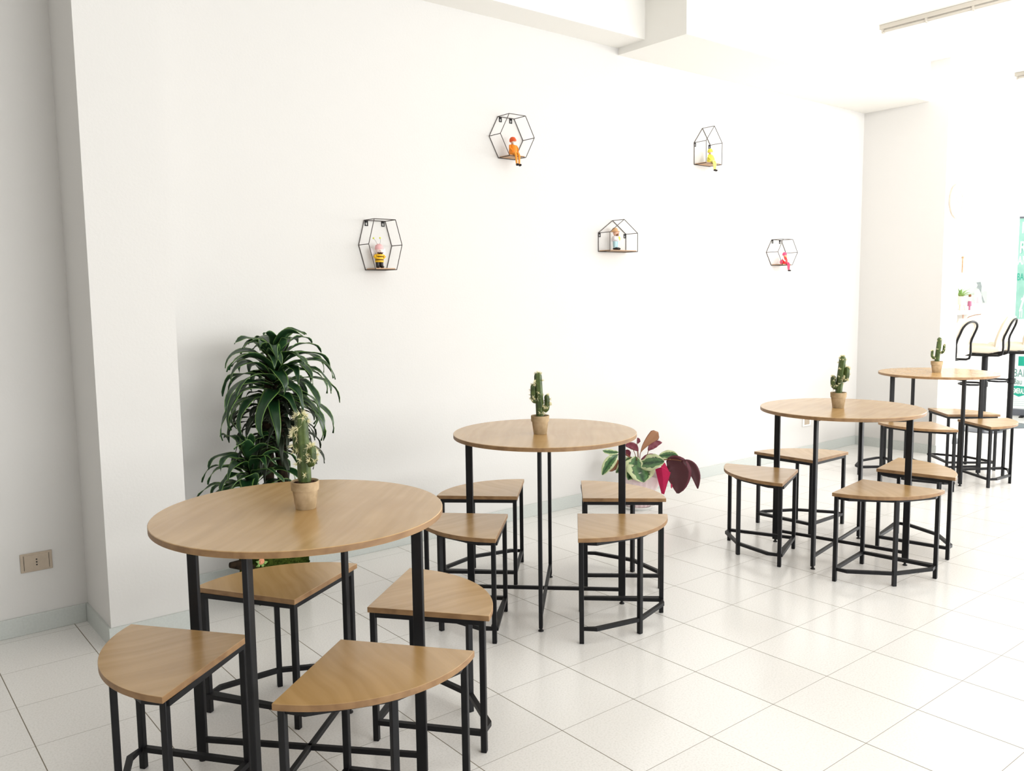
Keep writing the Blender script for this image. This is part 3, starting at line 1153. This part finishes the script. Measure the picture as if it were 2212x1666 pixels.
# ------------------------------------------------------------------ ceiling light tracks
def track(lab, x, y0, y1, ends):
    t = thing('ceiling_track', lab, 'ceiling track', (x, y0, CZ), 0)
    L = y1-y0
    part('rail', MB().box(-.018, 0, -.030, .018, L, -.001), 'rail_grey', t, bevel=.002)
    part('lamp_tube', MB().tube([(0, L-.03, -.042), (0, .03, -.042)], .010, 12), 'rail_grey', t)
    for q in range(6):
        y = .02+(L-.04)*q/5
        part('clip', MB().box(-.013, y-.006, -.056, .013, y+.006, -.028), 'rail_grey', t, smooth=False)


track('white tube-light rail on the ceiling at the top right, nearest the camera', 5.75, 1.60, 3.10, 1)
track('white tube-light rail on the ceiling, farther off at the right edge', 7.90, 1.60, 3.07, 1)


# ------------------------------------------------------------------ bar stools
def make_barstool():
    t = thing('bar_stool', '', 'bar stool', group='bar stools along the wall shelf')
    part('base', MB().lathe([(.001, 0), (.188, 0), (.190, .006), (.180, .010), (.06, .022), (.034, .030), (.034, .045), (.001, .046)], 40), 'chrome_grey', t)
    part('column', MB().lathe([(.027, .04), (.027, .70), (.020, .705), (.020, .715)], 20), 'black_metal', t)
    # D-shaped foot rest reaching forward from a collar
    P = [(-.02, -.02, .44), (-.10, -.03, .44), (-.135, -.09, .44), (-.12, -.17, .44), (-.05, -.205, .44), (.05, -.205, .44), (.12, -.17, .44), (.135, -.09, .44), (.10, -.03, .44), (.02, -.02, .44)]
    fr = MB().tube([(x, -y, z) for x, y, z in P], .009, 10)
    fr.lathe([(.028, .415), (.034, .418), (.034, .462), (.028, .465)], 18)
    part('footrest', fr, 'black_metal', t)
    part('seat_plate', MB().box(-.09, -.09, .712, .09, .09, .724), 'black_metal', t, smooth=False)
    # padded seat with curved front edge
    def pad(path, hw, th):
        mb = MB()
        n = len(path)
        ring = 10
        vs = []
        for i, (y, z) in enumerate(path):
            a = path[max(0, i-1)]
            b = path[min(n-1, i+1)]
            ty, tz = b[0]-a[0], b[1]-a[1]
            l = math.hypot(ty, tz)
            ny, nz_ = -tz/l, ty/l
            k = .55 if i in (0, n-1) else 1
            w = hw*(.94 if i in (0, n-1) else 1)
            for (u, v) in ((-1, 0), (-.93, .7), (-.6, 1), (0, 1.08), (.6, 1), (.93, .7), (1, 0), (.93, -.7), (0, -1), (-.93, -.7)):
                vs.append((u*w, y+ny*v*th/2*k, z+nz_*v*th/2*k))
        fs = [(i*ring+k, i*ring+(k+1) % ring, (i+1)*ring+(k+1) % ring, (i+1)*ring+k) for i in range(n-1) for k in range(ring)]
        fs += [tuple(range(ring-1, -1, -1)), tuple((n-1)*ring+k for k in range(ring))]
        return mb.add(vs, fs)
    part('seat', pad([(.215, .735), (.21, .755), (.185, .775), (.10, .785), (-.05, .782), (-.14, .785)], .19, .085), 'white_leather', t, angle=60)
    part('backrest', pad([(-.115, .80), (-.125, .86), (-.145, .93), (-.175, 1.01), (-.205, 1.08)], .185, .06), 'white_leather', t, angle=60)
    P = []
    side = [(.14, .722), (-.05, .720), (-.135, .722), (-.160, .732), (-.168, .76), (-.170, .80), (-.168, .865), (-.176, .90), (-.194, .945), (-.212, .99)]
    for y, z in side:
        P.append((.13, y, z))
    for k in range(1, 10):
        a = pi*k/10
        P.append((.13*cos(a), -.212-.026*sin(a), .99+.068*sin(a)))
    for y, z in reversed(side):
        P.append((-.13, y, z))
    part('tube_frame', MB().tube(P, .0095, 10), 'black_metal', t)
    return t


BS = [((7.66, 3.455), R(-2), 'leftmost bar stool, its white seat cut off by the wall end'),
      ((8.50, 3.45), R(11), 'middle bar stool, white padded, before the framed photograph shelf'),
      ((8.990, 3.400), R(12), 'rightmost bar stool, beside the green and white roll-up banner')]
b0 = make_barstool()
for k, ((x, y), a, lab) in enumerate(BS):
    o = b0 if k == 0 else dup(b0, (0, 0, 0), 0, lab)
    o['label'] = lab
    o.location = (x, y, 0)
    o.rotation_euler = (0, 0, a)

# ------------------------------------------------------------------ shelf behind the bar stools and what stands on it
t = thing('counter_shelf', 'long cream shelf on the wall above the bar stools', 'shelf', (7.245, WY, 1.134))
part('board', MB().box(.0, -.30, -.035, 1.85, -.0005, 0), 'cream_frame', t, bevel=.003)
for bx_ in (.45, 1.72):
    P = [(bx_, -.004, -.145), (bx_, -.02, -.11), (bx_, -.06, -.075), (bx_, -.12, -.055), (bx_, -.17, -.050), (bx_, -.175, -.036)]
    part('bracket', MB().tube(P, .004, 8).box(bx_-.010, -.004, -.16, bx_+.010, -.0005, -.036), 'skin', t)

t = thing('picture_frame', 'framed pale portrait print leaning on the shelf at the far right', 'picture frame', (8.96, 3.70, 1.1345), 0)
nx_ = V((.47, -.883, 0))        # width direction, turned toward the room
nf = V((-.883, -.47, 0))        # facing
lean = V((0, 0, 1))*.985-nf*.17
Wf, Hf = .19, .165
cen = V((0, 0, Hf*.985+.004))-nx_*.09
mb = MB()
for q in (-1, 1):
    mb.obox(cen+nx_*q*(Wf-.012), nx_*.012, lean*Hf, nf*.010)
    mb.obox(cen+lean*q*(Hf-.012), nx_*(Wf-.024), lean*.012, nf*.010)
part('frame', mb, 'cream_frame', t, smooth=False)
part('mount', MB().obox(cen, nx_*(Wf-.024), lean*(Hf-.024), nf*.004), 'white_mount', t, smooth=False)
pr_ = MB().obox(cen+nf*.0055+nx_*.015, nx_*.125, lean*.108, nf*.001)
pr = part('print', pr_, 'print_grey', t, smooth=False)


def flat(poly, off, m, name):
    mb = MB()
    n = len(poly)
    A = [cen+nf*off+nx_*(x+.037)+lean*y for x, y in poly]
    B = [a+nf*.0008 for a in A]
    mb.add(A+B, [tuple(range(n-1, -1, -1)), tuple(range(n, 2*n))]+[(i, (i+1) % n, n+(i+1) % n, n+i) for i in range(n)])
    part(name, mb, m, pr, smooth=False)


flat([(.010, .10), (.045, .105), (.055, .06), (.05, .0), (.085, -.10), (.07, -.10), (.03, .03), (.012, .05)], .0070, 'print_dark', 'hair_area')
flat([(-.005+.022*cos(a*.52), .072+.026*sin(a*.52)) for a in range(12)], .0080, 'print_white', 'face_area')
flat([(-.005, .02), (.03, .035), (.055, -.02), (.06, -.105), (.0, -.105), (-.01, -.04)], .0085, 'print_white', 'dress_area')
flat([(.012, -.045), (.030, -.045), (.032, -.105), (.010, -.105)], .0095, 'print_pink', 'pink_area')

t = thing('potted_shelf_plant', 'small green plant in a cream pot on wooden feet, on the far shelf', 'plant', (8.345, 3.63, 1.1345))
part('pot', MB().lathe([(.001, .055), (.045, .055), (.050, .135), (.045, .135), (.001, .125)], 20), 'plant_pot', t)
for a in range(4):
    an = a*pi/2+.5
    part('foot', MB().tube([(.030*cos(an), .030*sin(an), .060), (.045*cos(an), .045*sin(an), 0.004)], .005, 8), 'plant_pot', t)
rnd = random.Random(7)
mb = MB()
for i in range(26):
    leaf_strip(mb, (0, 0, .125), i*2.4, rnd.uniform(.4, 1.4), rnd.uniform(.08, .13), .012, rnd.uniform(.4, 1.0), rnd, n=6, wave=.001)
part('foliage', mb, 'light_green', t, solid=.001, angle=80)
t = thing('doll_figurine', 'tiny pink figurine standing beside the potted plant on the far shelf', 'figurine', (8.475, 3.60, 1.1345))
part('skirt', MB().lathe([(.001, .04), (.020, .04), (.016, .085), (.008, .09)], 14), 'figurine_pink', t)
for q in (-1, 1):
    part('leg', MB().tube([(q*.007, 0, .042), (q*.008, 0, .003)], .005, 8), 'figurine_pink', t)
part('blouse', MB().lathe([(.010, .085), (.016, .10), (.012, .125), (.006, .128)], 14), 'white_shirt', t)
part('head', MB().ell((0, 0, .140), .013, .013, .015), 'brown', t)

t = thing('wall_hook_rail', 'slim brown vertical peg on the wall above the far shelf', 'wall hook', (8.88, WY, 1.50))
part('stem', MB().tube([(0, -.012, 0), (0, -.012, .14)], .006, 8), 'shelf_oak', t)
part('knob', MB().ell((0, -.014, .15), .013, .011, .011), 'shelf_oak', t)

# ------------------------------------------------------------------ roll-up banner
t = thing('roll_up_banner', 'green and white roll-up banner with lettering at the right edge', 'banner', (9.718, 3.668, 0))
bw = V((.20, -.98, 0)).normalized()
bn = V((-.98, -.20, 0)).normalized()
upz = V((0, 0, 1))


def bpanel(x0, x1, z0, z1, off=0, th=.0006):
    c = bw*((x0+x1)/2)+upz*((z0+z1)/2)+bn*off
    return MB().obox(c, bw*((x1-x0)/2), upz*((z1-z0)/2), bn*th)


part('cassette', MB().obox(bw*.425+upz*.045, bw*.43, upz*.035, bn*.06), 'chrome_grey', t, bevel=.006)
for q in (.12, .73):
    part('foot', MB().obox(bw*q+upz*.006, bw*.02, upz*.006, bn*.14), 'black_metal', t, bevel=.002)
bp = part('panel', bpanel(0, .85, .08, 2.06, 0, .0012), 'banner_white', t, smooth=False)
part('top_bar', bpanel(0, .85, 2.055, 2.075, 0, .007), 'chrome_grey', t, smooth=False)
part('printed_field', bpanel(.001, .849, 1.02, 2.054, .0022), 'teal', t, smooth=False)
part('printed_patch', bpanel(.052, .36, .53, .63, .0022), 'teal_strong', t, smooth=False)
mb = MB()
poly = [(.0, .300), (.03, .322), (.12, .315), (.25, .33), (.40, .315), (.55, .322), (.56, .22), (.42, .205), (.30, .222), (.20, .205), (.13, .228), (.07, .204), (.03, .222), (.0, .235)]
A = [bw*x+upz*z+bn*.0022 for x, z in poly]
B = [a+bn*.0008 for a in A]
n = len(poly)
top_, bot_ = poly[:7], poly[:6:-1]
xs = [i*.56/24 for i in range(25)]


def lerp_(pl, x):
    pl = sorted(pl)
    for (a, b), (c, d) in zip(pl, pl[1:]):
        if a <= x <= c:
            return b+(d-b)*(x-a)/(c-a) if c > a else b
    return pl[-1][1] if x > pl[-1][0] else pl[0][1]


vs = []
for dz in (.0016, .0026):
    for x in xs:
        vs += [bw*x+upz*lerp_(bot_, x)+bn*dz, bw*x+upz*lerp_(top_, x)+bn*dz]
fs = [(o_+2*i, o_+2*i+1, o_+2*i+3, o_+2*i+2) for o_ in (0, 50) for i in range(24)]
fs += [(2*i+k, 2*i+2+k, 50+2*i+2+k, 50+2*i+k) for i in range(24) for k in (0, 1)]
mb.add(vs, fs)
part('brush_stroke', mb, 'teal_strong', t, smooth=False)


def text(s, x, z, size, m, sx=1.0, shear=0, off=.004, bold=0):
    cu = bpy.data.curves.new('lettering', 'FONT')
    cu.body = s
    cu.size = size*1.42
    cu.shear = shear
    cu.extrude = .0008
    cu.offset = bold
    tmp = bpy.data.objects.new('lettering', cu)
    COL.objects.link(tmp)
    dg = bpy.context.evaluated_depsgraph_get()
    me = bpy.data.meshes.new_from_object(tmp.evaluated_get(dg))
    bpy.data.objects.remove(tmp)
    me.materials.clear()
    me.materials.append(MATS[m])
    for v in me.vertices:
        c = v.co.copy()
        v.co = bw*(x+c.x*sx)+upz*(z+c.y)+bn*(off+c.z)
    o = bpy.data.objects.new('lettering', me)
    COL.objects.link(o)
    o.parent = t
    return o


text('R', .022, 1.905, .115, 'banner_white', .62, bold=.002)
text('R', .018, 1.70, .115, 'teal_strong', .62, off=.0035, bold=.002)
text('R', .012, 1.705, .115, 'banner_white', .62, off=.0055, bold=.003)
text('AN', .002, 1.585, .085, 'banner_white', .50, bold=.002)
text('BAR', .002, 1.42, .075, 'teal_strong', .46)
text('fr', .020, 1.10, .22, 'banner_white', .62, shear=.35)
text('II', .035, 1.035, .09, 'banner_white', .55)
text('BAR', .010, .415, .085, 'teal_dark', .60)
text('Bau', .014, .335, .065, 'teal_dark', .60)
text('SMERALDA', .018, .240, .055, 'banner_white', .36, bold=.0010)
for k in range(4):
    part('small_print', bpanel(.02, .55, .17-.02*k, .176-.02*k, .0022), 'grey_print', t, smooth=False)
